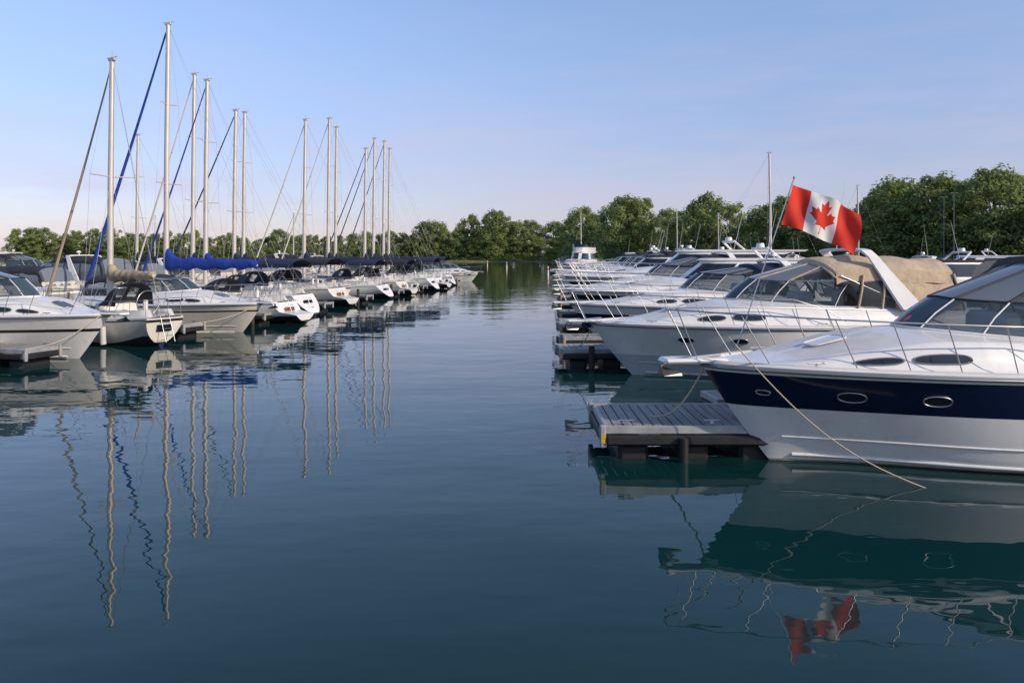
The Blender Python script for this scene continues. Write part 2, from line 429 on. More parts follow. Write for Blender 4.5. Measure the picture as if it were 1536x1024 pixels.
# ---------------------------------------------------------------- sailboat
def sailboat(label,L=10.5,B=3.3,mt=.42,mz=13,cover=CBLUE,furl=CNAVY,furlr=.07,hullm=WHITE,stripe=NAVY,dodger=CNAVY,boomz=2.5,group='sailing boats moored in a row',seed=0,mr=.105,boomL=None,fat=1.0,bim=None,stern=0,fb=0):
    rr=random.Random(seed)
    root=empty('sailboat',label,'sailboat',group); off=(L/2,0,0); zk=-.4
    def bw(t):
        x=1-max(0,1-t/.55)**2; return B/2*max(0,x)**.85*(1-.42*sm(.5,1.0,t))
    def zs(t): return 1.25+fb-.34*math.sin(math.pi*min(1,t/.95)*.7)
    def HH(t,v,side=-1):
        t=max(0,min(1,t)); v=max(0,min(1,v)); w=sm(0,.5,t)
        f=lerp(v**.9,math.sin(min(1,v**.8)*math.pi/2)**.75,w)
        kz=zk+.46*sm(.7,1,t)
        if stern==2: dx=-.25*(1-v)*sm(.85,1,t)
        elif stern==1: dx=(.75*(1-sm(.38,.55,v))-.30*sm(.45,1,v))*sm(.86,1,t)
        else: dx=(.55*(1-v)-.3*v)*sm(.8,1,t)
        return V((L*t+1.1*(1-v)**1.1*(1-t)**4+dx,side*bw(t)*f,lerp(kz,zs(t),v)))
    def DD(t,s):
        a=abs(s); z=.05*(1-a*a)
        z+=.40*sm(.64,.54,a)*sm(.2,.36,t)*(1-sm(.66,.665,t))
        if t>.70 and t<.97:
            z+=.22*sm(.74,.68,a)
            if a<.45: z=-.35
        if .955<a<.985: z+=.04
        return V((L*t-(0 if stern==2 else .3)*sm(.9,1,t),s*bw(t),zs(t)+z))
    NT=24; ts=[(i/NT)**1.2 for i in range(NT+1)]; vs=[0,.1,.2,.27,.33,.36,.40,.45,.5,.55,.65,.75,.84,.90,.935,.97,1]
    def mf(i,j):
        v=(vs[j]+vs[j+1])/2
        return RED if v<.33 else stripe if v<.36 else stripe if .9<v<.935 else hullm
    mb=MB(off)
    for sd in(-1,1): mb.grid([[HH(t,v,sd) for v in vs] for t in ts],hullm,mf=mf)
    tr=[[HH(1,v,-1+2*k/6) for k in range(7)] for v in vs]
    mb.grid(tr,hullm,stern!=1,mf=lambda i,j:(RED if vs[i]<.1 else (stripe if stern==2 and .84<=vs[i]<.93 else hullm)))
    mb.build('hull',root)
    mb=MB(off)
    q0=HH(1,.62,-1)
    mb.box((q0.x+.02,0,q0.z),(.04,abs(q0.y)*.9,.22),GLASSD if stern!=1 else TEAK,.01)
    for y in(-.17,.17): mb.tube([(q0.x+.05,y+.0,q0.z+.4),(q0.x+.35,y,q0.z-.45)],.012,STEEL,5)
    for k in range(3): mb.tube([(q0.x+.1+.08*k,-.17,q0.z+.2-.22*k),(q0.x+.1+.08*k,.17,q0.z+.2-.22*k)],.012,STEEL,5)
    mb.build('swim_ladder',root)
    mb=MB(off); sl=[0,.2,.44,.46,.54,.59,.64,.68,.74,.85,.955,.97,.985,1]; sl=[-x for x in reversed(sl[1:])]+sl
    td=sorted(set(ts+[.2,.24,.28,.32,.36,.66,.665,.70,.701,.97,.971]))
    mb.grid([[DD(t,s) for s in sl] for t in td],DECKW); 
    mb.build('deck',root)
    for sd in(-1,1):
        mb=MB(off); patch(mb,lambda a,b:DD(a,b),(.48,.588*sd),(.12,.026),.012,GLASSD,V((0,sd,.2)),5); mb.build('cabin_window',root)
    dz=DD(mt,0).z; M0=V((L*mt,0,dz)); M1=V((L*mt+.12,0,mz))
    mb=MB(off); mb.tube([M0,lerp(M0,M1,.5)+V((-.03,0,0)),M1],mr,ALU,10,r2=mr*.76)
    mb.tube([M1,M1+V((0,0,.35))],.012,WIRE,4); mb.tube([M1+V((-.3,0,.12)),M1+V((.3,0,.12))],.012,WIRE,4)
    mb.box(M1+V((0,0,.05)),(.34,.12,.12),ALU,.02)
    mast=mb.build('mast',root)
    for fr in(.40,.70) if mz>11 else (.52,):
        p=lerp(M0,M1,fr); wy=.85 if fr<.6 else .6
        mb=MB(off); mb.tube([p+V((.12,-wy,.04)),p,p+V((.12,wy,.04))],.022,ALU,5); mb.build('spreader',mast)
    mb=MB(off); ch=DD(mt+.02,.93); w=.0065
    for sd in(-1,1):
        c=V((ch.x,sd*abs(ch.y),ch.z)); frs=(.40,.70) if mz>11 else (.52,)
        pts=[c]+[lerp(M0,M1,fr)+V((.12,sd*(.85 if fr<.6 else .6),.04)) for fr in frs]+[M1]
        mb.tube(pts,w,WIRE,4); mb.tube([c+V((.25,0,0)),lerp(M0,M1,frs[0])],w,WIRE,4)
    mb.tube([M1,V((L*.96,0,zs(1)+.1))],w,WIRE,4); mb.tube([M1,V((.12,0,zs(0)))],w,WIRE,4)
    mb.build('rigging',root)
    if furl:
        a=V((.15,0,zs(0)+.25)); b=M1+V((-.12,0,-.35)); mb=MB(off)
        pts=[lerp(a,b,k/12)+V((0,0,-.12*math.sin(math.pi*k/12))) for k in range(13)]
        mb.tube(pts,furlr*1.15,furl,8,r2=furlr*.45); mb.tube([a,a+V((0,0,-.15)),a+V((0,0,-.2))],.1,BLACKST,8)
        mb.build('furled_headsail',root)
    bl=boomL or L*.43; b0=V((L*mt+.12,0,boomz)); b1=V((L*mt+bl,0,boomz+.08))
    mb=MB(off); mb.tube([b0,b1],.07,ALU,8); mb.tube([b0+V((1.2,0,0)),V((L*mt+.1,0,dz+.3))],.03,ALU,5)
    mb.tube([b1,M1],.005,WIRE,4); bo=mb.build('boom',mast)
    mb=MB(off); n=40; rows=[]
    for k in range(n+1):
        q=k/n; c=lerp(b0,b1,q); hgt=lerp(.36,.16,q**.6)*fat*(1+.10*math.sin(q*23+seed)+.10*math.sin(q*47+seed*2)); 
        if q<.10: hgt+=.36*fat*(1-q/.10)**1.2
        wd=.18-.05*q
        if k in(0,n): wd*=.6
        lowz=-(.10+.05*fat)*(1+.35*math.sin(q*31+seed))
        rows.append([c+V((-.1 if q<.03 else 0,wd*math.cos(a)*(1+.18*math.sin(q*40+j*1.3)),(lowz if math.sin(a)<0 else hgt)*abs(math.sin(a))**.8)) for j,a in enumerate([2*math.pi*j/12 for j in range(12)])])
    mb.grid(rows,cover,closed=True); mb.poly(rows[0],cover); mb.poly(rows[-1],cover)
    mb.build('sail_cover',bo)
    mb=MB(off); rows=[]; xb=L*.63; zd=DD(.62,0).z-.05; dh=.60+.12*rr.random()
    for k in range(5):
        q=k/4; rows.append([V((xb+.95*q+.0,bw(.66)*.66*math.sin(a),zd+ (.08+dh*sm(0,.7,q))*max(0,math.cos(a))**.45)) for a in [(-1+2*j/12)*math.pi/2 for j in range(13)]])
    mb.grid(rows,dodger,mf=lambda i,j:(VINYL if i==1 and j in(4,5,7,8) else dodger)); mb.build('dodger',root)
    if bim:
        mb=MB(off); zt=zs(.85)+1.75; hw=bw(.85)*.8
        mb.grid([[V((lerp(L*.76,L*.97,k/5),hw*u,zt-.16*u*u-.08*abs(u)**5+.05*math.sin(k/5*3.14))) for u in [i/6 for i in range(-6,7)]] for k in range(6)],bim)
        for sd in(-1,1):
            mb.grid([[V((lerp(L*.76,L*.97,k/5),hw*sd,zt-.24+.05*math.sin(k/5*3.14))) for k in range(6)],[V((lerp(L*.76,L*.97,k/5),hw*sd*1.02,zt-.38)) for k in range(6)]],bim)
            for (xa,xc) in((.86,.77),(.86,.96),(.86,.865)): mb.tube([(L*xa,sd*bw(xa)*.95,zs(xa)+.1),(L*xc,sd*hw,zt-.24)],.013,STEEL,5)
        mb.build('bimini_top',root)
    mb=MB(off); mb.tube([(L*.85,0,zs(1)-.3),(L*.85,0,zs(1)+.55)],.08,WHITE,8)
    mb.tube([(L*.85+.12,.42*math.cos(a*math.pi/8),zs(1)+.45+.42*math.sin(a*math.pi/8)) for a in range(17)],.016,STEEL,5); mb.build('steering_wheel',root)
    mb=MB(off)
    for sd in(-1,1):
        tp=[]; md=[]
        for t in(.0,.06,.16,.28,.4,.52,.64,.76,.88,.985):
            p=DD(t,.95*sd); q=p+V((-.15 if t<.01 else 0,sd*(.1 if t<.01 else 0),.58)); mb.tube([p,q],.010,STEEL,4); tp.append(q); md.append(lerp(p,q,.5))
        mb.tube(tp[:2],.012,STEEL,5); mb.tube(tp[1:-2],.005,STEEL,4); mb.tube(md[:-2],.005,STEEL,4); mb.tube(tp[-3:],.012,STEEL,5)
        e0=tp[-1]; f0=tp[0]
        mb.tube([e0,V((L*1.0-.25,e0.y*.4,e0.z))],.012,STEEL,5); mb.tube([f0,V((f0.x-.1,0,f0.z))],.012,STEEL,5)
        mb.tube([V((L*1.0-.25,e0.y*.4,e0.z)),V((L*1.0-.3,e0.y*.4,zs(1)))],.010,STEEL,4)
    mb.build('guard_rail',root)
    for sd in(-1,1):
        for t in(.45,.75):
            p=HH(t,.98,sd); mb=MB(off); mb.tube([p+V((0,0,.1)),p+V((0,sd*.12,-.25))],.01,ROPE,4)
            mb.tube([p+V((0,sd*.14,-.22)),p+V((0,sd*.14,-.3)),p+V((0,sd*.13,-.72)),p+V((0,sd*.12,-.8))],.10,rr.choice([FENW,FEND,CBLUE]),8); mb.build('fender',root)
    root['L']=L; root['mt']=mt
    return root
def putmast(root,mpos,ang):
    L=root['L']; mt=root['mt']; d=L*(.5-mt)
    root.location=(mpos[0]+math.cos(ang)*d,mpos[1]+math.sin(ang)*d,0); root.rotation_euler=(0,0,ang)
# ---------------------------------------------------------------- docks
def dock(label,loc,ang,Lx,Wy,z=.5,piles=(),group='floating dock fingers',bumper=True,name='dock'):
    root=empty(name,label,'dock',group); root.location=(*loc,0); root.rotation_euler=(0,0,ang)
    mb=MB(); n=max(1,int(Lx/.15)); w=Lx/n
    r=random.Random(int(Lx*10))
    for i in range(n):
        mb.box((w*(i+.5),0,z-.02+r.uniform(-.003,.003)),(w-.022,Wy-.14,.04),WOOD)
    mb.build('deck_planks',root)
    mb=MB()
    for y in(-Wy/2+.035,Wy/2-.035): mb.box((Lx/2,y,z-.045),(Lx,.07,.12),ALUD,.012)
    mb.box((.035,0,z-.045),(.07,Wy-.144,.118),ALUD,.012)
    mb.box((Lx-.035,0,z-.045),(.07,Wy-.144,.118),ALUD,.012)
    mb.build('dock_frame',root)
    mb=MB()
    for y in(-Wy/2-.02,Wy/2+.02): mb.box((Lx/2,y,z-.19),(Lx-.05,.10,.155),RUBBER,.03)
    mb.box((.0,0,z-.19),(.10,Wy-.15,.155),RUBBER,.03)
    mb.build('rub_strip',root)
    k=max(2,int(Lx/.9))
    for i in range(k):
        mb=MB(); mb.box((Lx*(i+.5)/k,0,-.02),(Lx/k*.5,Wy*.86,.5),RUBBER,.06); mb.build('float',root)
    for (x,y,h) in piles:
        mb=MB(); mb.tube([(x,y,-1.5),(x,y,h-.06),(x,y,h)],.085,PILE,10,r2=.08); mb.build('piling',root)
    if bumper:
        for y in(-Wy/2+.02,Wy/2-.02):
            mb=MB(); mb.box((-.02,y,z-.14),(.09,.09,.34),ALUD,.02)
            mb.box((-.01,y-(.055 if y<0 else -.055),z-.17),(.07,.012,.13),YELLOW if y<0 else ALUD); mb.build('corner_bumper',root)
        for x in(.35,Lx*.6):
            mb=MB(); c=V((x,-Wy/2+.16,z+.03)); mb.box(c,(.06,.04,.06),STEEL); mb.tube([c+V((-.12,0,.04)),c+V((.12,0,.04))],.014,STEEL,6); mb.build('cleat',root)
    return root
# ================================================================ RIGHT ROW
RG='motor cruisers moored in a row'
r1=motorboat('motor_cruiser','white motor cruiser with navy hull band and dark canopy frame','motorboat',L=9.4,B=3.5,zb=1.5,za=1.36,band=(.68,.94,NAVY),t0=.335,t1=.56,hm=.38,top='bimini',canv=CGREY,arch=False,zroof=3.10,ports=(.06,.18,.295),group=RG,seed=1,fenders=False,hatchm=WHITE,roofshift=.35,cwt=-.03,wsr=.46,crown=.08)
put(r1,(2.80,11.8),rad(8))
r2=motorboat('motor_cruiser','pale grey motor cruiser with beige camper canvas and white arch','motorboat',L=9.8,B=3.5,zb=1.36,za=1.3,band=(.955,.956,GREY),hullm=WHITE,low=GREY,t0=.36,t1=.60,hm=.44,top='camper',canv=BEIGE,arch=True,archt=.745,archlean=-1.1,zroof=3.08,ports=(.21,.34),group=RG,seed=2,fenders=False,hatchm=WHITE,crown=.24)
put(r2,(1.98,20.3),rad(5))
r3=motorboat('motor_cruiser','white motor cruiser with navy stripe and swept bow rail','motorboat',L=10,B=3.4,zb=1.4,za=1.25,band=(.55,.82,NAVY),t0=.38,t1=.62,hm=.4,top='bimini',canv=CNAVY,arch=True,zroof=2.8,group=RG,seed=3,ports=(.22,))
put(r3,(1.98,27.2),rad(4))
r4=motorboat('motor_yacht','large white motor yacht with dark wraparound windows','motorboat',L=12.5,B=3.9,zb=1.6,za=1.4,band=(.80,.9,BLACKST),t0=.36,style='salon',hm=.4,group=RG,seed=4,ports=())
put(r4,(2.3,33.2),rad(4))
r5=motorboat('motor_cruiser','white motor cruiser with black canopy and bow rail','motorboat',L=11,B=3.6,zb=1.5,za=1.35,band=(.70,.86,NAVY),t0=.36,t1=.6,hm=.42,top='bimini',canv=CBLACK,arch=True,zroof=3.1,group=RG,seed=5,ports=())
put(r5,(2.6,39),rad(4))
r7=motorboat('motor_yacht','navy hulled motor yacht with dark hardtop','motorboat',L=12,B=3.8,zb=1.65,za=1.45,band=(.29,.93,NAVY),t0=.32,style='salon',hm=.45,roofm=CBLACK,group=RG,seed=7,ports=())
r7.location=(9.5,51.2,0); r7.rotation_euler=(0,0,rad(3))
r6=motorboat('motor_yacht','tall white flybridge yacht facing down the channel','motorboat',L=12.5,B=4.1,zb=1.7,za=1.5,band=(.88,.93,BLACKST),t0=.34,style='fly',canv=CNAVY,hm=.4,group=RG,seed=6,ports=())
r6.location=(8.6,101,0); r6.rotation_euler=(0,0,rad(78)); r6.scale=(1.12,)*3
yy=45
for i,(src,sc) in enumerate(((r4,1.14),(None,0),(r5,1.08),(r3,1.15),(r7,1.0),(r5,1.05),(r4,1.1),(r3,1))):
    if src:
        a=rad(3); L=src['L']*sc; tip=(.063*yy+.15,yy)
        clone(src,(tip[0]+math.cos(a)*L/2,tip[1]+math.sin(a)*L/2,0),a,sc)
    yy+=5.8
# second row right (beyond main walkway)
k=0
for y in [17,23,28.5,34,39.5,45,51,57,63,70,78,86]:
    src=[r3,r5,r3,r2,r7,r5][k%6]; L=src['L']; x=15.6+.063*y+L/2
    if y>20: clone(src,(x+ (1.5 if k%2 else 0),y,0),rad(180+rnd.uniform(-4,4)),.93)
    k+=1
for y in [42,50,58,66,75,84]:
    src=[r5,r4,r3][k%3]; clone(src,(38+.05*y+rnd.uniform(-1,2),y,0),rad(0+rnd.uniform(-5,5)),1.0); k+=1
# docks right
dock('grey planked floating dock end with black rub strips',(1.38,12.85),rad(0),2.75,1.85,piles=(),)
mb=MB((2.55,11.82,0)); mb.tube([(2.55,11.82,-1.5),(2.55,11.82,.30),(2.55,11.82,.36)],.07,RUBBER,12); o=mb.build('dock_piling'); o.location=(2.55,11.82,0); tag(o,'short black piling beside the dock','piling')
dock('grey planked dock finger behind the navy striped cruiser',(3.6,14.6),rad(6),11.5,.9,bumper=False)
for y in (22.2,29.6,36.2,42.4,49.3,55.5,61.5,67):
    dock('grey planked dock finger with black floats',(.0615*y-.05,y),rad(3),13,1.3,piles=((.8,-.75,.6),))
dock('small dock end platform with yellow corner sticker',(1.62,25.2),rad(3),2.2,1.0)
dock('small dock end platform with black floats',(1.85,31.3),rad(3),2.2,1.0)
dock('long floating main walkway with grey planks',(14.2,10),rad(86.5),85,1.8,bumper=False,group='main walkways')
# ================================================================ LEFT ROW
l1=motorboat('motor_cruiser','white motor cruiser with black hull stripe and black canopy','motorboat',L=9.6,B=3.3,zb=1.32,za=1.2,band=(.72,.77,BLACKST),hullm=WHITE,t0=.28,t1=.52,hm=.40,top='bimini',canv=CBLACK,arch=False,zroof=2.80,group=RG,seed=8,ports=())
put(l1,(-11.75,23.2),rad(163))
l3=motorboat('motor_cruiser','cream motor cruiser with black cockpit cover and bow rail','motorboat',L=8.6,B=3.1,zb=1.15,za=1.0,band=(.80,.84,BLACKST),hullm=CREAM,t0=.36,t1=.6,hm=.40,top='bimini',canv=CBLACK,arch=False,zroof=2.3,group=RG,seed=9,ports=(),wsr=.42)
put(l3,(-9.75,31.1),rad(160))
l5=motorboat('motor_cruiser','white motor cruiser with charcoal canvas top','motorboat',L=8.8,B=3.2,zb=1.25,za=1.1,band=None,hullm=WHITE,t0=.36,t1=.6,hm=.42,top='bimini',canv=CBLACK,arch=False,zroof=2.5,group=RG,seed=10,ports=(.2,))
put(l5,(-14.5,20.0),rad(165)); l5.location.x-=4.5
def ML(px,Y): return ((px-768)/F*Y,Y)
def top(py,Y): return CH+(HZ-py)*Y/F
sl=[ # px,top,Y,L,mt,cover,furl,ang,label,bimini,stern,B
 (165,92,28.0,7.0,.57,CTAN,CTAN,-30,'small cream sailboat with tan sail cover and tan furled sail',None,2,2.4),
 (249,38,37.4,11.4,.42,CBLUE,CBLUE,-16,'white sailboat with royal blue sail cover and blue furled jib',None,1,3.4),
 (308,122,41.6,10.6,.42,CBLUE,CBLUE,-16,'white sailboat with blue sail cover and navy furled jib',CNAVY,0,3.3),
 (289,113,45.4,10.6,.42,CNAVY,SAILW,-16,'white sailboat with navy sail cover and pale furled jib',None,2,3.2),
 (351,167,49,12.8,.42,CNAVY,CNAVY,-16,'white sailboat with navy sail cover and navy bimini',CBLACK,1,3.5),
 (365,170,52.8,12.6,.40,CBLACK,None,-16,'white sailboat with black sail cover and tall mast',None,2,3.4),
 (456,181,56.6,10.8,.42,CNAVY,SAILW,-15,'white sailboat with navy sail cover and pale furled jib',CNAVY,0,3.3),
 (492,179,60.4,10.8,.42,CNAVY,SAILW,-15,'white sailboat with navy sail cover and pale furled jib',None,1,3.3),
 (503,192,64.2,11.8,.42,CBLACK,None,-15,'white sailboat with black sail cover and bare forestay',CBLACK,2,3.4),
 (547,224,67.9,10.6,.42,CNAVY,CNAVY,-14,'white sailboat with navy sail cover and navy furled jib',None,0,3.3),
 (560,209,71.5,11,.42,CNAVY,CNAVY,-14,'white sailboat with navy sail cover and navy furled jib',CNAVY,1,3.3),
 (575,213,75.1,11,.42,CBLACK,CNAVY,-14,'white sailboat with black sail cover and navy furled jib',None,2,3.3),
 (583,224,78.7,11,.42,CNAVY,None,-14,'white sailboat with navy sail cover and bare forestay',CNAVY,0,3.3)]
SB=[]
for i,(px,py,Y,L,mt,cv,fu,ang,lab,bim,stn,B_) in enumerate(sl):
    fr=.085 if i in(1,) else .055
    s=sailboat(lab,L=L,B=B_,mt=mt,mz=top(py,Y),cover=cv,furl=fu,furlr=fr if i else .055,hullm=CREAM if i in(0,4,7) else WHITE,stripe=[BLACKST,NAVY,CBLACK,CTEAL,NAVY][i%5],dodger=[CBLACK,CBLACK,CNAVY,CBLACK][i%4],boomz=2.3 if i==0 else 2.5,seed=i,mr=.11 if i==0 else .135,boomL=2.4 if i==0 else None,fat=1.35 if i==1 else (.7 if i==0 else 1.1),bim=bim,stern=stn,fb=[0,-.05,.08,-.1,.1][i%5])
    putmast(s,ML(px,Y),rad(ang+(0 if i<2 else rnd.uniform(-3,3)))); SB.append(s)
clone(l3,(-8.6,83.5,0),rad(166),.9); clone(l1,(-7.4,88.5,0),rad(168),.8)
# docks left
dock('grey floating dock finger end with black float',(-12.9,21.9),rad(163),9,1.15,piles=((.9,.65,.9),))
dock('dark dock finger end beside the cream cruiser',(-11.7,29.3),rad(160),5,1.1,piles=((.9,.65,1.0),))
for Y in(35.2,42.6,50,57.7,65.4,73,80.5):
    dock('grey floating dock finger between sailboats',(-10.6+.115*(Y-35),Y-.4),rad(164),11,.9,piles=((.5,.55,.9),))
dock('long floating main walkway on the sailing side',(-22.8,18),rad(84),75,1.8,bumper=False,group='main walkways')
k=0
for Y in [29,34,39,43.5,48,52.5,57,61.5,66,71,76,81]:
    src=[l1,l3,l5,r5,l1,r3][k%6]; x=-28.4+.105*(Y-20); k+=1
    clone(src,(x,Y+1.5,0),rad(-16+rnd.uniform(-4,4)),rnd.uniform(.92,1.04))
for Y in [52,60,68,77,86,95]:
    src=[r3,l5,r5,l1,l3,l3][k%6]; k+=1
    clone(src,(-46+.1*(Y-20),Y,0),rad(164+rnd.uniform(-4,4)),1)
for (x,y) in ((-10.3,39.6),):
    mb=MB((x,y,0)); mb.tube([(x,y,-.5),(x,y,.65),(x,y,.72)],.12,YELLOW,12); o=mb.build('mooring_post'); o.location=(x,y,0); tag(o,'yellow painted mooring post in the water','mooring post')
# distant sailboats
for (px,py,Y,src) in ((205,197,66,5),(232,322,120,8),(440,318,120,9),(1156,225,88,5),(1016,312,140,8),(1078,318,150,7),(1288,275,90,12),(872,318,120,8)):
    s=SB[src]; mo=[c for c in s.children if c.name.startswith('mast')][0]; sc=top(py,Y)/mo.bound_box[1][2]
    c=clone(s,(0,0,0),0,sc); L=s['L']*sc; mt=s['mt']; a=rad(-12 if px<768 else 170); p=ML(px,Y)
    c.location=(p[0]+math.cos(a)*L*(.5-mt),p[1]+math.sin(a)*L*(.5-mt),0); c.rotation_euler=(0,0,a); c['label']='distant white sailboat with bare mast'
# ================================================================ FLAG
LEAF=[(4890,4430),(4845,3567),(4870,3500),(4956,3469),(5815,3620),(5699,3300),(5719,3227),(6660,2465),(6448,2366),(6414,2287),(6600,1715),(6058,1830),(5985,1792),(5880,1545),(5457,1999),(5380,1995),(5346,1942),(5550,890),(5223,1079),(5132,1052),(4800,400)]
LF=[((x-4800)/4800,(y-2400)/4800) for x,y in LEAF]; LF=LF+[(-x,y) for x,y in reversed(LF[:-1])]
def inside(x,y):
    c=False; n=len(LF); j=n-1
    for i in range(n):
        xi,yi=LF[i]; xj,yj=LF[j]
        if (yi>y)!=(yj>y) and x<(xj-xi)*(y-yi)/(yj-yi)+xi: c=not c
        j=i
    return c
FR=mat('flag_red',(.60,.028,.012),.8,var=.08); FW=mat('flag_white',(.70,.68,.65),.8,var=.05)
flag=empty('flag','red and white Canadian maple leaf flag on slanted pole','flag')
YF=14.6; fp=lambda px,py,dy=0: V(((px-768)/F*YF,YF+dy,CH+(HZ-py)*YF/F))
P0=fp(1190,271); P1=P0+(fp(1146,400)-P0)*2.48; flag.location=P1
mb=MB(P1); mb.tube([P1,P0+(P0-P1)*.01],.012,STEEL,8); mb.tube([P0+(P0-P1)*.01,P0+(P0-P1)*.018],.024,YELLOW,8); mb.build('flag_pole',flag)
O=fp(1189,277); U=fp(1294,318)-O; W=fp(1173,337)-O
nu,nw=288,150; rows=[]
for j in range(nw+1):
    w=j/nw; row=[]
    for i in range(nu+1):
        u=i/nu
        d=.14*math.sin(u*8.5+w*2.2+.4)*min(1,u*2.5)+.03*math.sin(u*19-w*5)
        zz=.035*math.sin(u*8.5+1.8)*u+.022*math.sin(u*5)
        row.append(O+U*u+W*(w*(1-.06*u))+V((.025*math.sin(w*5+u*6)*u,d,zz-.05*u*u*w)))
    rows.append(row)
def ff(j,i):
    u=(i+.5)/nu; w=(j+.5)/nw
    if u<.27 or u>.73: return FR
    return FR if inside((u-.5)*1.92,(w-.5)*1.0*1.0) else FW
mb=MB(P1); mb.grid(rows,FW,mf=ff); mb.build('flag_cloth',flag)
# mooring lines
def rope(a,b,sag,r=.014,lab='pale mooring line from bow to the water'):
    a=V(a);b=V(b); mb=MB(a); mb.tube([lerp(a,b,k/16)+V((0,0,-sag*math.sin(math.pi*k/16))) for k in range(17)],r,ROPE,6); o=mb.build('mooring_rope'); o.location=a; tag(o,lab,'rope','mooring lines')
rope((3.05,11.35,1.95),(5.6,10.5,-.05),.35,.010)
rope((2.9,11.9,1.45),(2.2,12.6,.52),.25,.014,'mooring line from bow to dock cleat')
rope((2.1,20.3,1.4),(1.7,21.8,.52),.2,.014,'mooring line from bow to dock cleat')
rope((-11.9,23.0,1.3),(-13.2,21.6,.5),.2,.014,'mooring line from bow to dock cleat')
rope((-9.9,31.2,1.1),(-11.9,29.4,.5),.15,.014,'mooring line from bow to dock cleat')
# channel markers and buoys
for (px,Y,r_) in ((760,165,.16),(822,112,.16),(731,200,.14)):
    x=(px-768)/F*Y; mb=MB((x,Y,0)); mb.tube([(x,Y,-.4),(x,Y,.7),(x,Y,.9),(x,Y,1.3)],r_,FENW,12,r2=.08); mb.tube([(x,Y,.8),(x,Y,1.0)],r_*.95,FR,12); o=mb.build('channel_buoy'); o.location=(x,Y,0); tag(o,'white channel marker buoy with red band on water','buoy','channel marker buoys')
# lamp posts
for (px,py,Y) in ((1108,303,150),(1416,296,115),(1431,290,112),(990,324,170)):
    x=(px-768)/F*Y; z=top(py,Y); mb=MB(); mb.tube([(0,0,-.5),(0,0,z)],.07,POSTM,8,r2=.035); lp=mb.build('lamp_post'); lp.location=(x,Y,0)
    mb=MB(); mb.tube([(-.3,0,z),(.3,0,z)],.03,POSTM,6); mb.box((.35,0,z+.02),(.4,.22,.1),POSTM,.03); mb.box((-.35,0,z+.02),(.4,.22,.1),POSTM,.03); h=mb.build('lamp_head',lp)
    tag(lp,'tall grey lamp post at the marina','lamp post','marina lamp posts')
# ================================================================ TREES
def leafmat(name,c1,c2):
    m=bpy.data.materials.new(name); m.use_nodes=True; nt=m.node_tree; N=nt.nodes; K=nt.links
    b=N['Principled BSDF']; b.inputs['Roughness'].default_value=.7; b.inputs['Specular IOR Level'].default_value=.3
    tc=N.new('ShaderNodeTexCoord'); n=N.new('ShaderNodeTexNoise'); n.inputs['Scale'].default_value=.55; n.inputs['Detail'].default_value=6; n.inputs['Roughness'].default_value=.7
    K.new(tc.outputs['Object'],n.inputs[0])
    oi=N.new('ShaderNodeObjectInfo'); ad=N.new('ShaderNodeMath'); ad.operation='MULTIPLY_ADD'; ad.inputs[1].default_value=.6; K.new(oi.outputs['Random'],ad.inputs[0])
    mr=N.new('ShaderNodeMapRange'); mr.inputs[1].default_value=.35; mr.inputs[2].default_value=.68; mr.inputs[3].default_value=-.25; mr.inputs[4].default_value=.7; K.new(n.outputs[0],mr.inputs[0])
    K.new(mr.outputs[0],ad.inputs[2]); cl=N.new('ShaderNodeClamp'); K.new(ad.outputs[0],cl.inputs[0])
    mx=N.new('ShaderNodeMix'); mx.data_type='RGBA'; mx.inputs[6].default_value=(*c1,1); mx.inputs[7].default_value=(*c2,1); K.new(cl.outputs[0],mx.inputs[0])
    K.new(mx.outputs[2],b.inputs['Base Color'])
    tl=N.new('ShaderNodeBsdfTranslucent'); K.new(mx.outputs[2],tl.inputs[0]); ms=N.new('ShaderNodeMixShader'); ms.inputs[0].default_value=.45
    K.new(b.outputs[0],ms.inputs[1]); K.new(tl.outputs[0],ms.inputs[2]); K.new(ms.outputs[0],N['Material Output'].inputs[0])
    return m
LM=leafmat('foliage',(.15,.205,.07),(.34,.40,.13))
BARK=mat('bark',(.09,.07,.055),.9,var=.3,scale=4,bump=.02,bscale=10)
def treemesh(seed,wid=.42,base=.14,nb=62,H=16.0,lf=105):
    r=random.Random(seed); tr=MB(); cr=MB()
    hb=H*base
    tr.tube([(0,0,-.6),(r.uniform(-.1,.1),0,hb),(r.uniform(-.4,.4),r.uniform(-.3,.3),H*.5),(r.uniform(-.4,.4),0,H*.8)],.38,BARK,8,r2=.08)
    blobs=[]
    for i in range(nb):
        z=(i+r.random())/nb; prof=(math.sin(math.pi*(.16+.80*z))**.6)
        a=r.uniform(0,2*math.pi); q=r.random()**.45
        R_=wid*H*prof*q*(.82+.3*math.sin(a*3+seed)*.6)
        c=V((R_*math.cos(a),R_*math.sin(a),lerp(hb,H*.93,z))); b=r.uniform(.06,.115)*H*(1.1-.35*z)
        blobs.append((c,b))
        if i%5==0:
            st=V((0,0,lerp(hb,H*.6,z*.8))); tr.tube([st,lerp(st,c,.5)+V((0,0,.3)),c],.13,BARK,5,r2=.03)
    for (c,b) in blobs:
        for k in range(lf):
            d=V((r.gauss(0,1),r.gauss(0,1),r.gauss(0,.8))).normalized(); p=c+d*b*(r.random()**.35)*(1+.25*r.random())
            nn=(d*1.2+V((r.gauss(0,.4),r.gauss(0,.4),r.gauss(0,.4)+.5))).normalized()
            t=nn.cross(V((r.random()-.5,r.random()-.5,r.random()-.5))).normalized(); u=nn.cross(t); s=r.uniform(.17,.36)
            i0=len(cr.v); cr.v.extend([p-t*s,p-u*s*.6,p+t*s,p+u*s*.6]); cr.face((i0,i0+1,i0+2,i0+3),LM,False)
    return tr.mesh('trunk'),cr.mesh('crown'),H
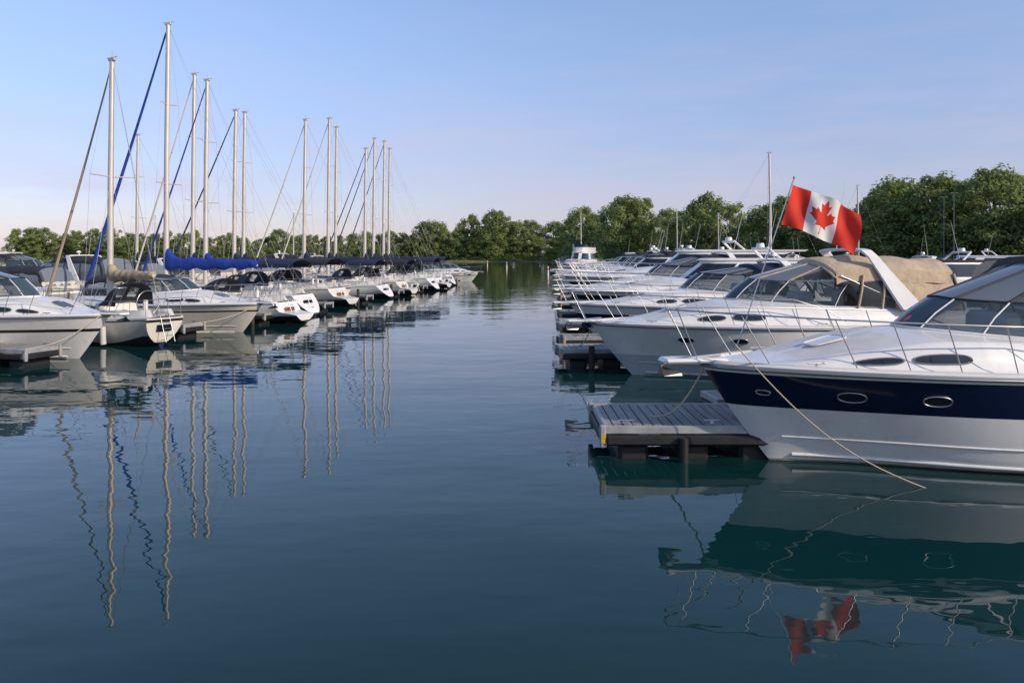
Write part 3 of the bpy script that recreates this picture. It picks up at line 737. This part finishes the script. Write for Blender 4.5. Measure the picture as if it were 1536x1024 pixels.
TV=[treemesh(1,.40,.08,70),treemesh(2,.44,.06,76),treemesh(3,.34,.08,62),treemesh(4,.48,.07,84),treemesh(5,.27,.04,56),treemesh(6,.42,.03,74)]
def tree(x,y,h,var,z0=.6,ws=1):
    tm,cm,H=TV[var]; s=h/H
    t=bpy.data.objects.new('tree',None); COL.objects.link(t); t.location=(x,y,z0); t.scale=(s*ws,s*ws,s); t.rotation_euler=(0,0,rnd.uniform(0,6.28))
    tag(t,'leafy green deciduous tree on the shore','tree','shoreline trees')
    for nme,me in(('trunk',tm),('crown',cm)):
        o=bpy.data.objects.new(nme,me); COL.objects.link(o); o.parent=t
prof=[(20,345),(45,333),(100,338),(160,342),(230,345),(300,343),(370,348),(450,345),(520,348),(590,345),(640,335),(690,330),(740,314),(790,325),(830,320),(875,309),(940,292),(1000,304),(1065,286),(1130,305),(1180,292),(1240,300),(1300,295),(1350,264),(1400,262),(1440,272),(1490,249),(1550,255),(1640,250)]
dep=[(0,330),(400,318),(840,298),(900,262),(940,232),(1000,215),(1065,190),(1180,165),(1300,146),(1350,135),(1440,124),(1536,116),(1650,110)]
def itp(t,x):
    if x<=t[0][0]: return t[0][1]
    for (a,b),(c,d) in zip(t,t[1:]):
        if x<=c: return lerp(b,d,(x-a)/(c-a))
    return t[-1][1]
px=22.0; i=0
while px<1640:
    Y=itp(dep,px); tp=itp(prof,px)
    h=top(tp+rnd.uniform(-6,14)*(1 if px>600 else .8),Y)-.6
    tree((px-768)/F*Y,Y+rnd.uniform(0,7),h,rnd.choice([0,1,2,3,5]),ws=rnd.uniform(.95,1.25))
    px+=h*.55*F/Y*rnd.uniform(.65,1.05)
for (px,tp) in ((940,291),(1062,285),(1345,263),(1410,258),(1492,247),(742,313),(875,308),(1182,290),(655,330)):
    Y=itp(dep,px)-4; tree((px-768)/F*Y,Y,top(tp,Y)-.6,3 if px!=1062 else 2,ws=1.05)
px=24.0
while px<1640:
    Y=itp(dep,px)-6; tp=lerp(itp(prof,px),388,rnd.uniform(.22,.6)); h=top(tp,Y)-.3
    tree((px-768)/F*Y,Y+rnd.uniform(0,3),h,rnd.choice([1,3,4,5,5]),z0=.3,ws=rnd.uniform(1.2,1.8)); px+=h*.75*F/Y*rnd.uniform(.7,1.1)
# shrubs stuff
mb=MB(); r=random.Random(5)
px=10.0
while px<1640:
    Y=itp(dep,px)-9+r.uniform(-1,2); x=(px-768)/F*Y; b=r.uniform(.9,2.6)
    for k in range(130):
        d=V((r.gauss(0,1),r.gauss(0,1),abs(r.gauss(0,.8)))).normalized(); p=V((x,Y,.3))+V((d.x*b*1.5,d.y*b,d.z*b))*(r.random()**.4)
        t=V((r.gauss(0,1),r.gauss(0,1),r.gauss(0,1))).normalized(); u=t.cross(V((r.random(),r.random(),r.random()))).normalized(); s=r.uniform(.18,.36)
        i0=len(mb.v); mb.v.extend([p-t*s,p-u*s*.6,p+t*s,p+u*s*.6]); mb.face((i0,i0+1,i0+2,i0+3),LM,False)
    px+=b*1.7*F/Y
o=mb.build('shrubs'); o['kind']='stuff'; tag(o,'dense green shrubs along the shoreline','shrubs')
# ================================================================ GROUND
GR=mat('grass',(.15,.16,.065),.9,var=.4,scale=.25,bump=.05,bscale=2)
sh=[(-1500,345),(-400,332),(-300,322),(-150,306),(-60,290),(0,287),(17,284),(24,262),(32,230),(40,196),(52,165),(66,134),(80,118),(105,98),(170,70),(1500,20)]
rows=[]
for (ox,oy,z) in((0,0,-.4),(1.2,2.2,.25),(3,6,.55),(12,30,1.0)): rows.append([(x+ox,y+oy,z) for x,y in sh])
rows.append([(x*1.5+400,2600,1.5) for x,y in sh])
mb=MB(); mb.grid(rows,GR); g=mb.build('ground'); g['kind']='structure'; g['label']='grassy shore land'
# ================================================================ WATER
wm=bpy.data.materials.new('lake_water'); wm.use_nodes=True; nt=wm.node_tree; N=nt.nodes; K=nt.links
b=N['Principled BSDF']; b.inputs['Base Color'].default_value=(.004,.031,.031,1); b.inputs['Roughness'].default_value=.015; b.inputs['IOR'].default_value=1.33
tc=N.new('ShaderNodeTexCoord')
def nz(scale,sx,sy,det,dist,prev,dst=0,mod=False):
    mp=N.new('ShaderNodeMapping'); mp.inputs['Scale'].default_value=(sx,sy,1); mp.inputs['Rotation'].default_value=(0,0,rad(dst)); K.new(tc.outputs['Object'],mp.inputs[0])
    n=N.new('ShaderNodeTexNoise'); n.inputs['Scale'].default_value=scale; n.inputs['Detail'].default_value=det; n.inputs['Roughness'].default_value=.45; K.new(mp.outputs[0],n.inputs[0])
    bp=N.new('ShaderNodeBump'); bp.inputs['Strength'].default_value=1; bp.inputs['Distance'].default_value=dist; K.new(n.outputs[0],bp.inputs['Height'])
    if mod:
        q=N.new('ShaderNodeTexNoise'); q.inputs['Scale'].default_value=.07; q.inputs['Detail'].default_value=2; K.new(tc.outputs['Object'],q.inputs[0])
        r=N.new('ShaderNodeMapRange'); r.inputs[1].default_value=.38; r.inputs[2].default_value=.62; r.inputs[3].default_value=.45; r.inputs[4].default_value=1.0; K.new(q.outputs[0],r.inputs[0]); K.new(r.outputs[0],bp.inputs['Strength'])
    if prev: K.new(prev.outputs[0],bp.inputs['Normal'])
    return bp
b1=nz(.35,.8,1.2,1,.022,None,8); b2=nz(1.5,.7,1.3,2,.0095,b1,-12,True)
K.new(b2.outputs[0],b.inputs['Normal'])
mb=MB(); mb.grid([[(-3000,-80,0),(3000,-80,0)],[(-3000,3000,0),(3000,3000,0)]],wm,False); w=mb.build('water'); w['kind']='structure'; w['label']='calm teal lake water'
# ================================================================ WORLD
wd=bpy.data.worlds.new('World'); S.world=wd; wd.use_nodes=True; nt=wd.node_tree; N=nt.nodes; K=nt.links
bg=N['Background']; sky=N.new('ShaderNodeTexSky'); sky.sky_type='NISHITA'; sky.sun_disc=False
SV=V((.78,-.50,.46)).normalized()
el=math.asin(SV.z); az=math.atan2(SV.x,SV.y)
sky.sun_elevation=el; sky.sun_rotation=az; sky.air_density=1.0; sky.dust_density=.35; sky.ozone_density=2.2
tc=N.new('ShaderNodeTexCoord'); sx=N.new('ShaderNodeSeparateXYZ'); K.new(tc.outputs['Generated'],sx.inputs[0])
mp=N.new('ShaderNodeMapping'); mp.inputs['Scale'].default_value=(1.6,1.6,11); K.new(tc.outputs['Generated'],mp.inputs[0])
n=N.new('ShaderNodeTexNoise'); n.inputs['Scale'].default_value=2.8; n.inputs['Detail'].default_value=8; n.inputs['Roughness'].default_value=.6; K.new(mp.outputs[0],n.inputs[0])
mr=N.new('ShaderNodeMapRange'); mr.inputs[1].default_value=.42; mr.inputs[2].default_value=.72; mr.inputs[3].default_value=.12; mr.inputs[4].default_value=.62; K.new(n.outputs[0],mr.inputs[0])
hz=N.new('ShaderNodeMapRange'); hz.inputs[1].default_value=0.0; hz.inputs[2].default_value=.36; hz.inputs[3].default_value=1; hz.inputs[4].default_value=0; hz.interpolation_type='SMOOTHSTEP'; K.new(sx.outputs[2],hz.inputs[0])
mu=N.new('ShaderNodeMath'); mu.operation='MULTIPLY'; K.new(mr.outputs[0],mu.inputs[0]); K.new(hz.outputs[0],mu.inputs[1])
tint=N.new('ShaderNodeMix'); tint.data_type='RGBA'; tint.inputs[6].default_value=(1.28,1.20,1.28,1); tint.inputs[7].default_value=(.74,.66,.86,1); K.new(hz.outputs[0],tint.inputs[0])
ml=N.new('ShaderNodeMix'); ml.data_type='RGBA'; ml.blend_type='MULTIPLY'; ml.inputs[0].default_value=1; K.new(sky.outputs[0],ml.inputs[6]); K.new(tint.outputs[2],ml.inputs[7])
cm=N.new('ShaderNodeMix'); cm.data_type='RGBA'; cm.inputs[7].default_value=(4.3,3.9,4.9,1); K.new(mu.outputs[0],cm.inputs[0]); K.new(ml.outputs[2],cm.inputs[6])
K.new(cm.outputs[2],bg.inputs[0]); bg.inputs[1].default_value=.15
sd=bpy.data.lights.new('sun','SUN'); sd.energy=3.8; sd.angle=rad(.55); sd.color=(1,.85,.66); so=bpy.data.objects.new('sun',sd); COL.objects.link(so); so.rotation_euler=SV.to_track_quat('Z','Y').to_euler()
# ================================================================ CAMERA
cd=bpy.data.cameras.new('camera'); cd.lens=28; cd.sensor_width=36; cd.shift_y=-132/1536; cd.clip_end=6000
co=bpy.data.objects.new('camera',cd); COL.objects.link(co); co.location=(0,0,CH); co.rotation_euler=(rad(90),0,0); S.camera=co
S.view_settings.view_transform='Standard'; S.view_settings.look='None'; S.view_settings.exposure=0
